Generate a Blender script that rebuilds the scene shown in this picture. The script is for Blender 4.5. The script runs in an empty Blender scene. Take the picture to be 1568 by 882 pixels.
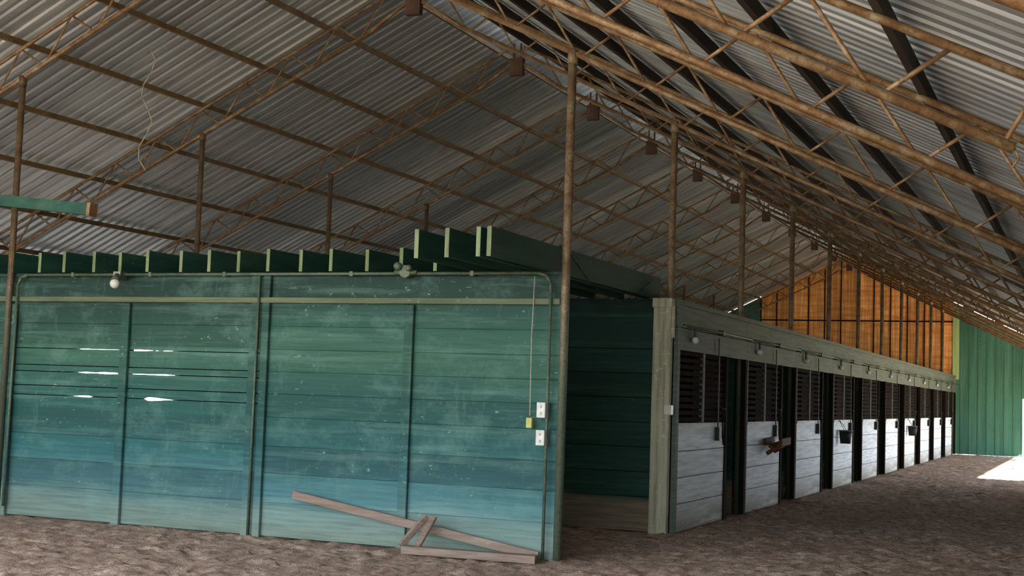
import bpy, math, random
import numpy as np
from mathutils import Vector, Matrix, noise
random.seed(7)
S=bpy.context.scene
COL=S.collection
try:
    S.view_settings.view_transform='Standard'; S.view_settings.look='None'
except Exception: pass

# ------------------------------------------------------------------ layout
BAY=3.6; Y0=12.48; XR=-4.79; XL=-11.85; XC=-8.5; SL=0.484
EYE=1.604
def Yn(n): return Y0+BAY*n
def zb(x): return 6.815-SL*abs(x-XC)      # bottom chord height
HW=2.80
TR=0.38

# ------------------------------------------------------------------ mesh helper
class MB:
    def __init__(s): s.v=[];s.f=[];s.m=[];s.r=[];s.sm=[]
    def add(s,vs,fs,m=0,r=None,smooth=False):
        b=len(s.v);s.v+=[tuple(v) for v in vs]
        if r is None:r=random.random()
        for f in fs:
            s.f.append([b+i for i in f]);s.m.append(m);s.r.append(r);s.sm.append(smooth)
    def box(s,x0,x1,y0,y1,z0,z1,m=0,r=None):
        vs=[(x,y,z) for x in(x0,x1) for y in(y0,y1) for z in(z0,z1)]
        s.add(vs,[(0,1,3,2),(4,6,7,5),(0,4,5,1),(2,3,7,6),(0,2,6,4),(1,5,7,3)],m,r)
    def beam(s,p0,p1,w,h,m=0,r=None,up=(0,0,1)):
        p0=Vector(p0);p1=Vector(p1);d=(p1-p0).normalized();up=Vector(up)
        a=d.cross(up)
        if a.length<1e-4:a=d.cross(Vector((0,1,0)))
        a.normalize();b=a.cross(d).normalized()
        vs=[p+a*(i*w/2)+b*(j*h/2) for p in(p0,p1) for i in(-1,1) for j in(-1,1)]
        s.add(vs,[(0,1,3,2),(4,6,7,5),(0,4,5,1),(2,3,7,6),(0,2,6,4),(1,5,7,3)],m,r)
    def cyl(s,p0,p1,r0,seg=8,m=0,r1=None,r=None):
        if r1 is None:r1=r0
        p0=Vector(p0);p1=Vector(p1);d=(p1-p0).normalized()
        a=d.orthogonal().normalized();b=d.cross(a)
        vs=[];
        for p,q in((p0,r0),(p1,r1)):
            for i in range(seg):
                t=2*math.pi*i/seg;vs.append(p+a*math.cos(t)*q+b*math.sin(t)*q)
        fs=[(i,(i+1)%seg,seg+(i+1)%seg,seg+i) for i in range(seg)]
        bb=len(s.v)
        if r is None:r=random.random()
        s.add(vs,fs,m,r,True)
        s.f.append([bb+i for i in range(seg)][::-1]);s.m.append(m);s.r.append(r);s.sm.append(False)
        s.f.append([bb+seg+i for i in range(seg)]);s.m.append(m);s.r.append(r);s.sm.append(False)
    def tube(s,pts,rad,seg=6,m=0):
        r=random.random()
        for a,b in zip(pts[:-1],pts[1:]): s.cyl(a,b,rad,seg,m,r=r)
    def sphere(s,c,rad,m=0,sx=1,sy=1,sz=1,seg=12,rings=8):
        c=Vector(c);vs=[];fs=[]
        for i in range(rings+1):
            ph=math.pi*i/rings
            for j in range(seg):
                t=2*math.pi*j/seg
                vs.append(c+Vector((math.sin(ph)*math.cos(t)*rad*sx,math.sin(ph)*math.sin(t)*rad*sy,math.cos(ph)*rad*sz)))
        for i in range(rings):
            for j in range(seg):
                fs.append((i*seg+j,i*seg+(j+1)%seg,(i+1)*seg+(j+1)%seg,(i+1)*seg+j))
        s.add(vs,fs,m,None,True)
    def mesh(s,name,mats):
        me=bpy.data.meshes.new(name);me.from_pydata(s.v,[],s.f)
        me.polygons.foreach_set('material_index',s.m)
        me.polygons.foreach_set('use_smooth',s.sm)
        at=me.attributes.new('rnd','FLOAT','FACE');at.data.foreach_set('value',s.r)
        for m in mats:me.materials.append(m)
        me.update();return me
    def obj(s,name,mats,parent=None,bevel=0,loc=(0,0,0)):
        o=bpy.data.objects.new(name,s.mesh(name,mats));COL.objects.link(o);o.location=loc
        if parent:o.parent=parent
        if bevel:
            b=o.modifiers.new('bevel','BEVEL');b.width=bevel;b.segments=1;b.limit_method='ANGLE'
        return o
def empty(name,loc=(0,0,0)):
    o=bpy.data.objects.new(name,None);COL.objects.link(o);o.location=loc;return o

# ------------------------------------------------------------------ materials
def lin(c):
    return tuple(((x/255)/12.92 if x/255<=.04045 else ((x/255+.055)/1.055)**2.4) for x in c)+(1,)
class NT:
    def __init__(s,name):
        s.mat=bpy.data.materials.new(name);s.mat.use_nodes=True;s.t=s.mat.node_tree
        s.b=s.t.nodes['Principled BSDF'];s.tc=s.n('ShaderNodeTexCoord')
        s.b.inputs['Specular IOR Level'].default_value=.25
    def n(s,t,**k):
        x=s.t.nodes.new(t)
        for a,b in k.items():setattr(x,a,b)
        return x
    def l(s,a,b): s.t.links.new(a,b)
    def map(s,scale):
        m=s.n('ShaderNodeMapping');m.inputs['Scale'].default_value=scale;s.l(s.tc.outputs['Object'],m.inputs['Vector']);return m.outputs[0]
    def noise(s,scale,sc=1,det=4,rough=.55,vec=None):
        x=s.n('ShaderNodeTexNoise');x.inputs['Scale'].default_value=sc;x.inputs['Detail'].default_value=det;x.inputs['Roughness'].default_value=rough
        s.l(vec or s.map(scale),x.inputs['Vector']);return x.outputs[0]
    def ramp(s,fac,stops,interp='LINEAR'):
        r=s.n('ShaderNodeValToRGB');r.color_ramp.interpolation=interp
        e=r.color_ramp.elements
        while len(e)<len(stops):e.new(.5)
        for i,(p,c) in enumerate(stops):
            e[i].position=p;e[i].color=c if len(c)==4 else tuple(c)+(1,)
        s.l(fac,r.inputs[0]);return r.outputs[0]
    def mix(s,f,a,b,mode='MIX'):
        m=s.n('ShaderNodeMix',data_type='RGBA',blend_type=mode)
        if isinstance(f,(int,float)):m.inputs[0].default_value=f
        else:s.l(f,m.inputs[0])
        for q,i in((a,6),(b,7)):
            if isinstance(q,tuple):m.inputs[i].default_value=q
            else:s.l(q,m.inputs[i])
        return m.outputs[2]
    def math(s,op,a,b=0,clamp=False):
        m=s.n('ShaderNodeMath',operation=op,use_clamp=clamp)
        for q,i in((a,0),(b,1)):
            if isinstance(q,(int,float)):m.inputs[i].default_value=q
            else:s.l(q,m.inputs[i])
        return m.outputs[0]
    def attr(s):
        a=s.n('ShaderNodeAttribute',attribute_name='rnd');return a.outputs['Fac']
    def bump(s,h,strength=.3,dist=.01):
        b=s.n('ShaderNodeBump');b.inputs['Strength'].default_value=strength;b.inputs['Distance'].default_value=dist
        s.l(h,b.inputs['Height']);s.l(b.outputs[0],s.b.inputs['Normal'])
G=lambda v:(v,v,v,1)
def wood_paint(name,base,scuff,grain=(1.5,1.5,28),var=.35,rough=.7,zramp=None,scuffamt=.64,dirt=(60,50,40),streak=.45,gr=.5,spec=.2,blotch=0):
    t=NT(name)
    if zramp:
        sep=t.n('ShaderNodeSeparateXYZ');t.l(t.tc.outputs['Object'],sep.inputs[0])
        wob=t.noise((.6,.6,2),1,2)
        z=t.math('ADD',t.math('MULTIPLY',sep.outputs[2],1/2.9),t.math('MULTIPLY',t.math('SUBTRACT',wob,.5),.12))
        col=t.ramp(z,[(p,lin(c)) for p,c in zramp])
    else:
        col=t.ramp(t.noise((.7,.7,.7),1,2),[(.3,lin(base)),(.7,lin(tuple(min(255,c*1.12) for c in base)))])
    r=t.attr();br=t.math('ADD',t.math('MULTIPLY',r,var),1-var*.55)
    comb=t.n('ShaderNodeCombineColor');[t.l(br,comb.inputs[i]) for i in range(3)]
    col=t.mix(1.0,col,comb.outputs[0],'MULTIPLY')
    g=t.noise(grain,1,4,.6)
    col=t.mix(t.ramp(g,[(.35,G(gr)),(.6,G(0))]),col,lin(dirt))
    s1=t.noise((11,11,22),1,4,.6);s2=t.noise((1.1,1.1,1.8),1,2)
    sc=t.math('MULTIPLY',t.ramp(s1,[(scuffamt,G(0)),(scuffamt+.05,G(1))]),t.ramp(s2,[(.44,G(0)),(.6,G(.75))]))
    col=t.mix(sc,col,lin(scuff))
    s3=t.ramp(t.noise(tuple(q*.35 for q in grain),1,5,.72),[(.5,G(0)),(.72,G(streak))])
    col=t.mix(s3,col,lin(scuff))
    if blotch:
        b1=t.ramp(t.noise((2.2,2.2,3.0),1,6,.7),[(.5,G(0)),(.7,G(blotch))])
        col=t.mix(b1,col,lin(scuff))
        b2=t.ramp(t.noise((7,7,1.2),1,5,.7),[(.6,G(0)),(.74,G(blotch*.9))])
        col=t.mix(b2,col,lin(scuff))
    t.l(col,t.b.inputs['Base Color']);t.b.inputs['Roughness'].default_value=rough
    t.b.inputs['Specular IOR Level'].default_value=spec
    t.bump(g,.2,.005);return t.mat
M={}
M['teal']=wood_paint('teal_weathered_paint_baked_light',(50,110,95),(98,128,116),var=.5,scuffamt=.63,dirt=(20,46,40),streak=.3,gr=.35,blotch=.26,
   zramp=[(0,(104,116,104)),(.09,(100,120,114)),(.15,(58,94,98)),(.3,(30,72,74)),(.5,(25,63,57)),(.66,(42,74,61)),(.80,(32,64,54)),(.88,(22,47,41)),(1,(20,42,36))])  # ramp mixes pale dusty boards with low bluish light painted into the colour
M['darkgreen']=wood_paint('dark_green_paint',(24,66,54),(80,110,90),var=.3,dirt=(12,30,24),scuffamt=.68,streak=.2,
   zramp=[(0,(106,94,76)),(.14,(100,90,74)),(.17,(19,52,43)),(1,(14,42,35))])
M['green']=wood_paint('green_paint',(20,54,44),(82,104,82),var=.25,dirt=(13,34,28),grain=(6,1,12),streak=.2)
M['greenend']=wood_paint('lit_green_end_grain',(92,104,72),(144,148,115),var=.3,dirt=(60,68,46),grain=(20,4,3))  # joist ends catching light: that brightness is put into the colour
M['farwall']=wood_paint('far_green_wall_paint',(60,104,86),(112,148,122),grain=(14,14,.6),var=.2,dirt=(44,82,68),streak=.3)
M['lime']=wood_paint('lime_green_trim_paint',(140,165,100),(190,200,150),grain=(14,14,.6),var=.1,dirt=(100,125,80))
M['white']=wood_paint('whitewashed_boards',(202,212,222),(230,234,238),grain=(1.5,1.2,22),var=.14,dirt=(112,106,98),gr=.5,
   zramp=[(0,(120,110,98)),(.07,(168,166,162)),(.16,(200,208,216)),(.38,(206,216,226)),(.45,(186,190,192)),(1,(186,190,192))])
M['header']=wood_paint('grey_green_boards',(72,82,74),(116,124,112),grain=(1.5,1.2,22),var=.2,dirt=(40,47,41),streak=.3)
M['cream']=wood_paint('cream_post_paint',(146,144,122),(192,188,170),grain=(20,20,1.2),var=.2,dirt=(80,70,54),scuffamt=.58)
M['slat']=wood_paint('dark_brown_slats',(26,12,10),(38,25,20),grain=(2,1.5,20),var=.3,dirt=(12,6,5),streak=.1,spec=.03,rough=.9)
M['jamb']=wood_paint('dark_brown_post',(26,20,16),(46,37,32),grain=(20,20,1.5),var=.3,dirt=(14,9,7),streak=.1,spec=.05,rough=.9)
M['barewood']=wood_paint('weathered_plank_wood',(108,92,82),(146,130,116),grain=(2,30,30),var=.3,dirt=(68,56,47))
M['railwood']=wood_paint('pale_rail_paint',(74,82,60),(116,116,88),grain=(1.2,20,20),var=.1,dirt=(46,58,42))
M['purlwood']=wood_paint('dark_purlin_wood',(50,43,37),(74,64,54),grain=(20,1,14),var=.4,dirt=(26,20,16))
M['lightblock']=wood_paint('light_block_plywood',(100,80,60),(130,110,90),grain=(2,6,2),var=.3)  # plywood of the added light blockers over stalls and outside windows
def orange():
    t=NT('orange_plywood')
    c=t.ramp(t.noise((1.2,1,7),1,4),[(.3,lin((196,124,58))),(.55,lin((228,162,92))),(.8,lin((240,190,126)))])
    c=t.mix(t.ramp(t.noise((14,14,.5),1,4),[(.4,G(.55)),(.6,G(0))]),c,lin((144,86,42)))
    r=t.attr();br=t.math('ADD',t.math('MULTIPLY',r,.4),.75)
    comb=t.n('ShaderNodeCombineColor');[t.l(br,comb.inputs[i]) for i in range(3)]
    t.l(t.mix(1.0,c,comb.outputs[0],'MULTIPLY'),t.b.inputs['Base Color']);t.b.inputs['Roughness'].default_value=.7;return t.mat
M['orange']=orange()
def rust(name,a,b,c,metal=.2,low=None):
    t=NT(name)
    n=t.noise((6,6,6),1,5,.7);n2=t.noise((40,40,40),1,3,.6)
    col=t.ramp(n,[(.3,lin(a)),(.5,lin(b)),(.68,lin(c))])
    if low:
        sep=t.n('ShaderNodeSeparateXYZ');t.l(t.tc.outputs['Object'],sep.inputs[0])
        zz=t.math('ADD',sep.outputs[2],t.math('MULTIPLY',n,1.2))
        f=t.ramp(t.math('MULTIPLY',zz,.2),[(.45,G(1)),(.72,G(0))])
        col=t.mix(f,col,lin(low))
    col=t.mix(t.ramp(n2,[(.5,G(0)),(.7,G(.6))]),col,lin(tuple(x*.55 for x in a)))
    t.l(col,t.b.inputs['Base Color']);t.b.inputs['Roughness'].default_value=.55;t.b.inputs['Metallic'].default_value=metal
    t.bump(n2,.3,.003);return t.mat
M['rust']=rust('rusty_painted_steel',(76,52,32),(104,78,50),(130,114,90))
M['colr']=rust('rusty_column_paint',(74,54,38),(100,80,58),(122,108,88),low=(74,82,66))
M['rustd']=rust('dark_rusty_steel',(76,54,31),(102,78,46),(114,93,63))
M['coll']=rust('dark_column_paint',(64,47,34),(84,66,47),(100,82,63),low=(62,66,51))
M['pipe']=rust('grey_green_pipe_paint',(52,66,54),(72,86,70),(86,82,63))
M['gusset']=rust('brown_gusset_steel',(54,34,26),(66,44,32),(80,58,44))
def roofmat():
    t=NT('galvanised_corrugated_metal')
    r=t.attr()
    n=t.noise((.22,7,.22),1,4,.6);n0=t.noise((.5,.5,.5),1,3)
    col=t.ramp(r,[(0,lin((142,149,152))),(.5,lin((184,192,196))),(1,lin((230,237,241)))])
    col=t.mix(t.ramp(n,[(.42,G(0)),(.62,G(.38))]),col,lin((122,125,124)))
    col=t.mix(t.ramp(n0,[(.5,G(0)),(.75,G(.25))]),col,lin((140,128,108)))
    t.l(col,t.b.inputs['Base Color']);t.b.inputs['Metallic'].default_value=.6
    ro=t.ramp(t.noise((.2,9,.2),1,2),[(.3,G(.24)),(.7,G(.42))]);t.l(ro,t.b.inputs['Roughness']);return t.mat
M['roof']=roofmat()
def dirt():
    t=NT('churned_dirt')
    n1=t.noise((.5,.5,.5),1,3);n2=t.noise((7,7,7),1,6,.7);n3=t.noise((60,60,60),1,4,.7)
    c=t.ramp(n2,[(.34,lin((98,78,66))),(.5,lin((154,130,114))),(.66,lin((196,173,154)))])
    c=t.mix(t.ramp(n1,[(.4,G(0)),(.65,G(.45))]),c,lin((130,103,88)))
    c=t.mix(t.ramp(n3,[(.55,G(0)),(.7,G(.5))]),c,lin((206,188,171)))
    t.l(c,t.b.inputs['Base Color']);t.b.inputs['Roughness'].default_value=.95
    t.bump(t.math('ADD',n2,t.math('MULTIPLY',n3,.5)),.9,.045);return t.mat
M['dirt']=dirt()
def plain(name,c,rough=.5,metal=0):
    t=NT(name);n=t.noise((20,20,20),1,3)
    t.l(t.ramp(n,[(.3,lin(tuple(x*.85 for x in c))),(.7,lin(c))]),t.b.inputs['Base Color']);t.b.inputs['Roughness'].default_value=rough;t.b.inputs['Metallic'].default_value=metal;return t.mat
M['whitepl']=plain('white_plastic',(186,184,174),.4)
M['black']=plain('black_strap',(18,16,15),.6)
M['yellow']=plain('yellow_plastic',(160,156,84),.5)
M['steel']=plain('dull_steel',(120,120,115),.4,.7)
M['wire']=plain('old_wire',(150,142,124),.6)
M['leather']=plain('brown_wood_rack',(80,42,24),.8)
M['grass']=plain('outside_ground',(180,170,145),.95)

# ------------------------------------------------------------------ floor
nx,ny=320,760
xs=np.linspace(-19,1.6,nx);ys=np.concatenate([np.linspace(-1,22,520),np.linspace(22.1,52.6,ny-520)])
# scattered hoof prints
hoof={}
rh=random.Random(3)
for _ in range(3600):
    hx=rh.uniform(-13,1.5);hy=rh.uniform(5,30);hoof.setdefault((int(hx//.5),int(hy//.5)),[]).append((hx,hy,rh.uniform(.06,.1),rh.uniform(.5,1.)))
V=[];
for y in ys:
    for x in xs:
        p=Vector((x*1.1,y*1.1,0));q=Vector((x*4.5,y*4.5,3))
        a=noise.noise(p)*.025+noise.noise(q)*.03+abs(noise.noise(q*2.1))*.034
        if y<22:a+=noise.noise(q*3.6)*.016
        if 5<y<30:
            gx,gy=int(x//.5),int(y//.5)
            for i in(-1,0,1):
                for j in(-1,0,1):
                    for hx,hy,hr,hd in hoof.get((gx+i,gy+j),()):
                        dd=((x-hx)**2+(y-hy)**2)**.5/hr
                        if dd<2: a+=hd*(-.04*math.exp(-dd*dd*1.5)+.018*math.exp(-(dd-1.3)**2*8))
        V.append((x,y,a-.025))
F=[(j*nx+i,j*nx+i+1,(j+1)*nx+i+1,(j+1)*nx+i) for j in range(ny-1) for i in range(nx-1)]
me=bpy.data.meshes.new('floor');me.from_pydata(V,[],F);me.materials.append(M['dirt']);me.polygons.foreach_set('use_smooth',[True]*len(F));me.update()
COL.objects.link(bpy.data.objects.new('floor',me))
b=MB();b.box(-150,150,-150,200,-.6,-.2);b.obj('outside_ground',[M['grass']])

# ------------------------------------------------------------------ roof (ceiling)
XE_R=1.6;XE_L=-18.4;YS=1.2;YE=52.4
ROOFOFF=TR+.16
def roof():
    m=MB();per=.2;prof=[(0,0),(.08,0),(.105,.024),(.155,.024),(.18,0)]
    ysl=[];y=YS;k=0
    while y<YE:
        for a,h in prof: ysl.append((y+a,h,k))
        y+=per;k+=1
    for side,xe in((1,XE_R),(-1,XE_L)):
        nxr=math.sin(math.atan(SL))*side;nzr=math.cos(math.atan(SL))
        b0=len(m.v)
        xi=XC+(.22 if side>0 else 0)
        for yy,h,k in ysl:
            for x in (xi,xe):
                z=zb(x)+ROOFOFF
                m.v.append((x+nxr*h*(x!=xi),yy,z+nzr*h))
        rr=[random.random() for _ in range(400)]
        for i in range(len(ysl)-1):
            a=b0+i*2
            m.f.append([a,a+1,a+3,a+2]);m.m.append(0);m.sm.append(False)
            m.r.append(min(1,max(0,.6*rr[ysl[i][2]//5]+.4*random.random())))
    return m.obj('ceiling',[M['roof']])
roof()
b=MB()
zr=zb(XC)+ROOFOFF
b.add([(XC-.3,YS,zr-.02),(XC,YS,zr+.16),(XC+.42,YS,zr+.0),(XC-.3,YE,zr-.02),(XC,YE,zr+.16),(XC+.42,YE,zr+.0)],[(0,1,4,3),(1,2,5,4)])
b.obj('ridge_cap',[M['roof']])

# purlins
pl=MB();pr=MB()
for i in range(0,10):
    d=.35+i*1.02
    for side in(-1,1):
        x=XC+side*d
        if x>XE_R-.05 or x<XE_L: continue
        z=zb(x)+TR+.08
        if side<0: pl.beam((x,YS,z),(x,52.05,z),.045,.07,up=(0,0,1))
        else: pr.beam((x,YS,z),(x,52.05,z),.045,.11)
pl.obj('steel_purlins',[M['rustd']]);pr.obj('wood_purlins',[M['purlwood']])

# ------------------------------------------------------------------ trusses
def truss(bx=1.2):
    m=MB()
    for side,xe in((1,1.2),(-1,-18.1)):
        L=abs(xe-XC);P=lambda d,top:Vector((XC+side*d,0,6.815-SL*d+(TR if top else 0)))
        Lb=abs(bx-XC) if side>0 else L
        m.cyl(P(.12,0)+Vector((0,0,.1)),P(.7,0),.027,10)
        m.cyl(P(.7,0),P(Lb,0),.029,12)
        m.cyl(P(.1,1),P(L+.02,1),.024,12)
        d=.45;top=True;st=.34
        while d+st<Lb:
            m.cyl(P(d,top),P(d+st,not top),.014,7)
            d+=st+(.06 if top else .0);top=not top
        if Lb==L: m.cyl(P(L,0),P(L,1),.028,8)
        else:
            m.cyl(P(Lb-.05,0),P(Lb+.12,1),.014,6)
            m.tube([P(Lb,0),P(Lb,0)+Vector((.02,-.01,-.05)),P(Lb,0)+Vector((-.01,.01,-.09))],.006,5)
    m.box(XC-.11,XC+.11,-.05,.05,6.68,6.96,1)
    m.cyl((XC-.06,0,6.9),(XC-.06,0,7.2),.02,6,1);m.cyl((XC+.06,0,6.9),(XC+.06,0,7.2),.02,6,1)
    return m
tme=truss().mesh('roof_truss',[M['rust'],M['gusset']])
tme2=truss(-.36).mesh('roof_truss',[M['rust'],M['gusset']])
for yy,mm in [(4.15,tme),(6.95,tme2)]+[(Yn(n) if n<11 else Yn(11)-.25,tme) for n in range(-1,12)]:
    o=bpy.data.objects.new('roof_truss',mm);COL.objects.link(o);o.location=(0,yy,0)
# columns
cm=MB();cm.cyl((0,0,-.1),(0,0,zb(XR)),.043,16,0);cm.cyl((0,0,zb(XR)-.12),(0,0,zb(XR)+.02),.052,16,0)
cme=cm.mesh('pipe_column',[M['colr']])
cm2=MB();h=zb(XL);cm2.cyl((0,0,-.1),(0,0,h),.038,16,0);cm2.cyl((0,0,h-.1),(0,0,h+.02),.048,16,0)
cme2=cm2.mesh('pipe_column',[M['coll']])
for n in range(0,11):
    o=bpy.data.objects.new('pipe_column',cme);COL.objects.link(o);o.location=(XR,Yn(n),0)
    o=bpy.data.objects.new('pipe_column',cme2);COL.objects.link(o);o.location=(XL,Yn(n),0)

# ------------------------------------------------------------------ front green wall
wf=MB()
zl=[0.0,.36,.67,.96,1.27,1.52,1.76,2.0,2.25,2.52,2.80]
def board(x0,x1,z0,z1,r=None):
    y=Y0+.07+random.uniform(-.004,.004)
    wf.box(x0,x1,y,y+.03,z0,z1-.0005,0,r)
for i in range(len(zl)-1):
    for a,c in [(-13.6,-11.88),(-11.88,-8.33),(-8.33,-4.84)]:
        z0=zl[i];z1=zl[i+1];r=random.random()
        if (a,c)==(-11.88,-8.33) and i in (4,5,6):
            dz={4:-.11,5:-.075,6:-.045}[i]
            x0,x1,gm={4:(-10.97,-9.36,.036),5:(-10.9,-9.38,.026),6:(-10.92,-9.36,.02)}[i]
            zc=z1+dz;y=Y0+.068
            N=24;lo=[];hi=[]
            for k in range(N+1):
                x=x0+(x1-x0)*k/N;t=k/N
                g=gm*min(1,8*t,8*(1-t))*(.55+.75*abs(noise.noise(Vector((x*2.3,i*3.1,0)))*1.6))
                if i==4 and -10.6<x<-9.85: g=0
                lo.append((x,zc-g/2));hi.append((x,zc+g/2+.0004))
            lowp=[(a,z0),(c,z0),(c,zc)]+lo[::-1]+[(a,zc)]
            hip=[(a,zc+.0004)]+hi+[(c,zc+.0004),(c,z1-.0005),(a,z1-.0005)]
            for poly in(lowp,hip):
                n=len(poly);vs=[(x,y,z) for x,z in poly]+[(x,y+.03,z) for x,z in poly]
                wf.add(vs,[tuple(range(n)),tuple(range(2*n-1,n-1,-1))]+[(q,(q+1)%n,n+(q+1)%n,n+q) for q in range(n)],0,r)
        else: board(a,c,z0,z1,r)
for x,w,top in((-11.8,.09,2.47),(-10.15,.11,2.49),(-8.42,.09,2.8),(-8.27,.09,2.8),(-6.52,.1,2.49)):
    wf.box(x-w/2,x+w/2,Y0+.02,Y0+.062,-.05,top,0,.3)
wf.box(-13.6,-4.85,Y0+.01,Y0+.062,2.50,2.56,1)
wf.box(-13.6,-4.85,Y0+.05,Y0+.16,2.795,2.835,0,.2)
for x in(-10.15,-8.33,-7.4,-6.52,-5.7,-4.9): wf.box(x-.02,x+.02,Y0+.105,Y0+.19,0,2.79,0,.1)
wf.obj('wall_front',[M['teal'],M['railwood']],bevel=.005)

# conduit on the wall
b=MB();y=Y0-.01
pts=[(-11.74,y,0.1),(-11.72,y,2.70),(-11.68,y,2.78),(-11.58,y,2.81),(-5.08,y,2.81),(-5.0,y,2.79),(-4.945,y,2.72),(-4.94,y,2.6),(-4.94,y,.02)]
b.tube(pts,.017,8)
b.tube([(-8.345,y,2.8),(-8.345,y,0)],.014,8)
for x in(-10.9,-9.8,-8.8,-7.2,-5.8): b.box(x-.02,x+.02,y-.02,y+.08,2.785,2.835)
b.obj('wall_conduit',[M['pipe']])
def secl(x,dirx):
    e=empty('flood_light',(x,Y0-.05,2.79))
    m=MB();m.box(-.05,.05,-.03,.09,-.04,.05,0);m.cyl((0,-.03,0),(dirx*.1,-.12,-.02),.015,8,0)
    m.cyl((dirx*.05,-.08,0),(dirx*.12,-.2,-.1),.03,12,1,.062);m.sphere((dirx*.125,-.205,-.105),.055,2)
    m.obj('lamp_head',[M['steel'],M['pipe'],M['whitepl']],parent=e)
secl(-10.22,1)
def junction(x):
    e=empty('junction_box',(x,Y0-.03,2.83));m=MB();m.cyl((0,-.03,0),(0,.06,0),.065,14);m.cyl((-.13,0,-.01),(.13,0,-.01),.024,10);m.sphere((-.07,-.05,.05),.045);m.sphere((.06,-.06,.03),.035)
    m.obj('box_body',[M['pipe']],parent=e)
junction(-6.55)
for z in(1.46,1.19):
    e=empty('outlet_box' if z<1.3 else 'light_switch',(-4.985,Y0-.04,z));m=MB();m.box(-.045,.045,-.025,.09,-.075,.075);m.box(-.01,.01,-.028,-.02,-.045,-.02,1);m.box(-.01,.01,-.028,-.02,.02,.045,1)
    m.obj('cover_plate',[M['whitepl'],M['steel']],parent=e,bevel=.006)
m=MB();m.tube([(-5.12,Y0-.0,2.78),(-5.125,Y0-.02,2.2),(-5.12,Y0-.01,1.4)],.006,6,0);m.box(-5.15,-5.09,Y0-.035,Y0+.02,1.28,1.38,1)
m.obj('pull_cord',[M['wire'],M['yellow']],bevel=.004)

# ------------------------------------------------------------------ joists on top
jo=MB();x=-13.4
while x<-6.0:
    rx=random.uniform(-.03,.03);h=.235+random.uniform(-.01,.012);ye=Y0+random.uniform(-.05,.02)
    jo.box(x+rx-.019,x+rx+.019,ye+.006,Y0+BAY+.1,2.838,2.838+h,0)
    jo.box(x+rx-.02,x+rx+.02,ye,ye+.006,2.838,2.838+h,1)
    x+=.397
jo.obj('ceiling_joists',[M['green'],M['greenend']])
jo=MB()
for x,ye,tl in((-5.02,11.12,.03),(-5.14,11.15,.01),(-5.48,11.2,.02),(-5.82,11.25,-.02)):
    jo.beam((x,ye+.008,2.838+.135+.0),(x+tl,Y0+BAY+.15,2.975),.04,.27,0)
    jo.beam((x,ye,2.838+.135),(x,ye+.008,2.973),.042,.272,1)
jo.obj('overhanging_joists',[M['green'],M['greenend']])

# ------------------------------------------------------------------ passage wall (n=1)
wp=MB();y=Yn(1)
for z0,z1 in zip([0,.42,.72,1.02,1.32,1.62,1.92,2.22],[.42,.72,1.02,1.32,1.62,1.92,2.22,2.62]):
    wp.box(-11.8,-4.98,y-.06,y-.02,z0,z1-.008,0)
wp.box(-11.8,-4.98,y-.09,y-.02,2.60,2.66,0,.9)
wp.box(-11.8,-4.98,y-.05,y-.0,2.66,2.835,0,.1)
wp.obj('wall_passage',[M['darkgreen']])

# corner post
m=MB();m.box(-.11,.11,-.09,.02,-.05,2.82,0,.5);m.box(-.125,.125,-.1,.03,2.72,2.835,0,.9);m.box(.1,.14,-.05,.01,2.35,2.75,0);m.box(.06,.15,-.12,-.02,1.42,1.54,1)
m.obj('corner_post',[M['cream'],M['whitepl']],loc=(-4.84,Yn(1)-.08,0),bevel=.006)

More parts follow.
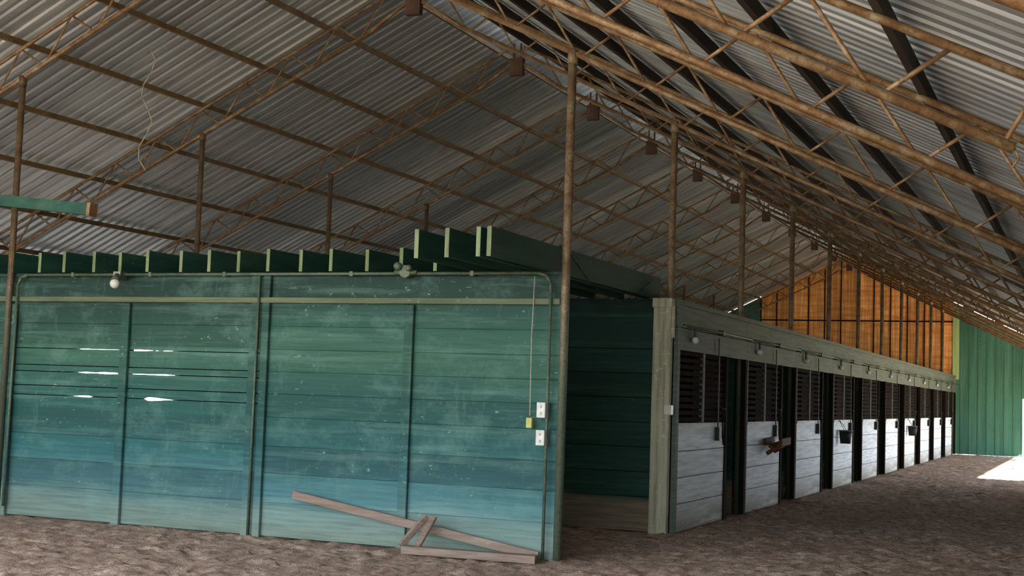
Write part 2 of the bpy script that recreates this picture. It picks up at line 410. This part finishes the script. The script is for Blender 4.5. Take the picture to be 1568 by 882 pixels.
# ------------------------------------------------------------------ stalls
def stall_mesh(bucket):
    st=MB()
    def sx(a,b,y0,y1,z0,z1,m,r=None): st.box(a,b,y0*BAY,y1*BAY,z0,z1,m,r)
    for z0,z1 in((0,.34),(.34,.66),(.66,.98),(.98,1.29)): sx(-.03,.02,.03,.665,z0,z1-.01,0)
    sx(-.03,.035,.03,.665,1.27,1.32,0,.9)
    for z0,z1 in((2.22,2.5),(2.5,2.80)): sx(-.03,.02,.001,.999,z0,z1-.01,1)
    sx(-.03,.045,.001,.999,2.77,2.83,1,.8)
    z=1.34
    while z<2.2:
        sx(-.012,.008,.03,.665,z,z+.05,2);z+=.082
    for a,c,mm in((.002,.03,1),(.338,.356,1),(.655,.685,3),(.965,.998,3)): sx(-.03,.04 if mm==3 else .025,a,c,0 if mm==3 or a<.1 else 1.3,2.22,mm)
    sx(-3.55,-.14,.975,.985,0,2.4,4);sx(-3.6,-3.55,.001,.999,0,2.75,4)
    sx(-.16,-.12,.34,.66,.05,2.15,3,.0)
    sx(-3.55,-.14,.001,.999,2.72,2.76,5)  # unseen cover added over the stalls to keep their inside dark
    st.beam((.055,.52*BAY+.0,2.45),(.06,.52*BAY,1.2),.02,.015,6,.5);st.box(.03,.09,.52*BAY-.04,.52*BAY+.04,1.08,1.26,6)
    hy=.60*BAY
    st.cyl((.03,hy,1.5),(.09,hy,1.5),.012,6,7)
    st.tube([(.07,hy,1.5),(.06,hy-.05,1.32),(.06,hy-.03,1.12),(.06,hy+.02,1.02),(.06,hy+.06,1.15),(.06,hy+.05,1.34),(.07,hy,1.5)],.012,6,6)
    st.cyl((.04,.52*BAY,2.52),(.12,.52*BAY,2.52),.035,8,7)
    st.cyl((.09,0.01,2.52),(.09,BAY-.01,2.52),.014,8,7)
    st.box(.02,.1,.01,.06,2.49,2.55,7)
    st.cyl((.06,.18*BAY,2.4),(.06,.18*BAY,2.52),.02,8,7);st.sphere((.06,.18*BAY,2.36),.045,8)
    if bucket:
        by=.17*BAY
        st.cyl((.17,by,.86),(.17,by,1.12),.1,14,6,.13)
        st.cyl((.17,by,1.1),(.17,by,1.125),.136,14,7)
        st.tube([(.17,by-.13,1.11),(.10,by-.08,1.24),(.05,by,1.30),(.10,by+.08,1.24),(.17,by+.13,1.11)],.006,5,7)
        st.cyl((.02,by,1.3),(.07,by,1.3),.012,6,7)
    return st.mesh('horse_stall',[M['white'],M['header'],M['slat'],M['jamb'],M['darkgreen'],M['lightblock'],M['black'],M['pipe'],M['whitepl']])
sA=stall_mesh(False);sB=stall_mesh(True)
for n in range(1,11):
    o=bpy.data.objects.new('horse_stall',sB if n in(4,7) else sA);COL.objects.link(o);o.location=(XR+.085,Yn(n),0)
b=MB()
for i in range(9): b.box(-11.75,-11.71,Yn(1),Yn(11)-.1,i*.31,i*.31+.3)
b.obj('wall_stall_left',[M['darkgreen']])
e=empty('saddle_rack',(XR+.145,21.1,.93))
m=MB();m.beam((0,-.32,.08),(.0,.32,.1),.05,.1);m.beam((.12,-.34,.0),(.14,.34,.05),.12,.05,up=(0.6,0,1));m.beam((.25,-.3,.08),(.25,.34,.1),.04,.12);m.beam((.02,-.25,-.1),(.25,-.25,.05),.04,.06);m.beam((.02,.25,-.08),(.25,.25,.06),.04,.06)
m.obj('rack_boards',[M['leather']],parent=e,bevel=.008)

# ------------------------------------------------------------------ far end
YF=Yn(11)+.12
w=MB()
xs_=[-11.9];
while xs_[-1]<XR-.05: xs_.append(min(XR,xs_[-1]+.61))
for a,c in zip(xs_[:-1],xs_[1:]):
    for (p,q) in(((a,min(c,XC)),(max(a,XC),c)) if a<XC<c else ((a,c),)):
        zt0=zb(p)+ROOFOFF+.01;zt1=zb(q)+ROOFOFF+.01
        for zs,ze in((2.7,4.8),(4.8,None)):
            t0=zt0 if ze is None else min(ze-.02,zt0);t1=zt1 if ze is None else min(ze-.02,zt1)
            if t0<=zs or t1<=zs: continue
            vs=[(p,YF,zs),(q,YF,zs),(q,YF,t1),(p,YF,t0)]
            vs+=[(x,yy+.04,z) for x,yy,z in vs]
            w.add(vs,[(0,1,2,3),(7,6,5,4),(0,4,5,1),(1,5,6,2),(2,6,7,3),(3,7,4,0)],0)
    w.box(a-.02,a+.02,YF-.03,YF,2.7,zb(a)+ROOFOFF-.1,1)
w.box(-11.9,XR,YF-.04,YF,4.78,4.83,1)
w.obj('wall_gable',[M['orange'],M['jamb']])
w=MB()
def vb(a,c,zlo,mat=0,yo=0,r=None):
    z0=zb(a)+ROOFOFF-.02;z1=zb(c)+ROOFOFF-.02
    vs=[(a,YF+yo,zlo),(c,YF+yo,zlo),(c,YF+yo,z1),(a,YF+yo,z0)];vs+=[(x,y+.04,z) for x,y,z in vs]
    w.add(vs,[(0,1,2,3),(7,6,5,4),(0,4,5,1),(1,5,6,2),(2,6,7,3),(3,7,4,0)],mat,r)
x=XR
while x<1.55:
    c=min(x+.3,1.6)
    vb(x,c-.001,2.06 if (x>-2.5 and x<-1.3) else 0)
    w.box(c-.03,c,YF-.015,YF,0 if not(x>-2.5 and x<-1.5) else 2.06,zb(c)+ROOFOFF-.05,0,.0)
    x+=.3
vb(XR,XR+.22,2.7,1,-.06,.5);w.box(XR,XR+.1,YF-.05,YF,0,2.7,1)
x=-18.4
while x<-11.9:
    vb(x,min(x+.3,-11.9)-.001,0);x+=.3
w.box(-11.9,XR,YF,YF+.04,0,2.7,2)
w.obj('wall_far',[M['farwall'],M['lime'],M['darkgreen']])

# ------------------------------------------------------------------ right wall with openings, left wall
YO=31.8;YW=24.2
w=MB()
for i in range(8): w.box(1.3,1.34,YS,YW,i*.3,i*.3+.29)
for i in range(4): w.box(1.3,1.34,YW,YO,i*.3,i*.3+.29)  # low stretch leaves an unseen window strip added to light the stalls
w.box(1.3,1.34,YW,YO,2.3,2.55)
for yy in(YW-.1,28.1): w.box(1.27,1.37,yy,yy+.12,0,2.5,0)
y=YO
while y<52:
    w.box(1.27,1.37,y,y+.12,0,2.6,0);y+=BAY*2
w.box(1.3,1.34,YO,52.2,2.3,2.55)
w.obj('wall_right',[M['green']])
w=MB();w.add([(1.40,18,2.36),(3.5,18,2.2),(3.5,YO,2.2),(1.40,YO,2.36)],[(0,1,2,3)])
w.add([(1.40,18,2.38),(3.5,18,2.22),(3.5,YO,2.22),(1.40,YO,2.38)],[(0,1,2,3)])
for yy in(18.1,24.9,YO-.1): w.box(3.38,3.46,yy-.04,yy+.04,-.2,2.21)
w.obj('sun_block_awning',[M['lightblock']])  # unseen overhang added to keep direct sun out of the near windows
w=MB()
for i in range(7):
    w.box(-18.1,-18.06,YS,19.5,i*.3,i*.3+.29);w.box(-18.1,-18.06,25.5,52.1,i*.3,i*.3+.29)
for k in range(15): w.box(-18.13,-18.03,YS+k*3.5,YS+k*3.5+.1,-.1,2.5)
w.obj('wall_left',[M['green']])

# ------------------------------------------------------------------ debris
e=empty('broken_plank',(0,0,0));m=MB()
m.beam((-7.78,Y0-.04,.47),(-4.95,Y0-.09,.05),.035,.085);m.obj('plank',[M['barewood']],parent=e,bevel=.004)
e=empty('scrap_lumber',(0,0,0));m=MB()
m.beam((-6.25,Y0-.42,.05),(-4.88,Y0-.3,.045),.13,.075);m.beam((-6.3,Y0-.38,.08),(-6.14,Y0-.15,.36),.05,.06);m.beam((-6.12,Y0-.38,.08),(-6.06,Y0-.15,.36),.08,.03)
m.obj('lumber_pieces',[M['barewood']],parent=e,bevel=.004)

e=empty('green_lean_beam',(0,0,0));m=MB()
m.beam((-14.2,10.5,3.80),(-9.0,10.5,3.255),.1,.11,0);m.beam((-9.02,10.5,3.257),(-8.98,10.5,3.253),.115,.125,1);m.beam((-14.1,10.5,-.1),(-14.1,10.5,3.85),.12,.12,0)
m.obj('beam_parts',[M['green'],M['rust']],parent=e)
m=MB();X=-11.2;Yw=Yn(0)+1.5
pts=[(X+.1*math.sin(i*1.3),Yw,zb(X)+TR-.0-i*.16) for i in range(11)]
m.tube(pts,.007,5);m.obj('hanging_wire',[M['wire']])
m=MB();pts=[]
for i in range(13):
    t=i/12;pts.append((-4.95,12.95+t*2.9,3.08-.38*math.sin(math.pi*t)-.02*t))
m.tube(pts,.007,5);m.obj('drooping_cable',[M['black']])

# ------------------------------------------------------------------ light
W=bpy.data.worlds.new('sky');S.world=W;W.use_nodes=True;nt=W.node_tree
bg=nt.nodes['Background'];tc=nt.nodes.new('ShaderNodeTexCoord');sp=nt.nodes.new('ShaderNodeSeparateXYZ');rp=nt.nodes.new('ShaderNodeValToRGB')
nt.links.new(tc.outputs['Generated'],sp.inputs[0]);nt.links.new(sp.outputs[2],rp.inputs[0]);nt.links.new(rp.outputs[0],bg.inputs[0])
rp.color_ramp.elements[0].color=(.86,.94,1,1);rp.color_ramp.elements[1].color=(.52,.72,1,1)
bg.inputs[1].default_value=11
l=bpy.data.lights.new('sun','SUN');l.energy=75;l.angle=math.radians(.6);l.color=(1,.88,.74)
o=bpy.data.objects.new('sun',l);COL.objects.link(o)
d=Vector((-.75,.5,-.44)).normalized();o.rotation_euler=d.to_track_quat('-Z','Y').to_euler();o.location=(20,20,20)

# ------------------------------------------------------------------ camera
yaw,pitch,roll=.4059,.0778,.0345
cy,sy=math.cos(yaw),math.sin(yaw)
r=Vector((cy,sy,0));f=Vector((-sy,cy,0));u=Vector((0,0,1))
f2=f*math.cos(pitch)+u*math.sin(pitch);u2=u*math.cos(pitch)-f*math.sin(pitch)
r3=r*math.cos(roll)+u2*math.sin(roll);u3=u2*math.cos(roll)-r*math.sin(roll)
cd=bpy.data.cameras.new('camera');cd.sensor_width=36;cd.lens=2085.59/1568*36;cd.clip_end=500
co=bpy.data.objects.new('camera',cd);COL.objects.link(co)
mt=Matrix((r3,u3,-f2)).transposed().to_4x4();mt.translation=Vector((0,0,EYE));co.matrix_world=mt
S.camera=co
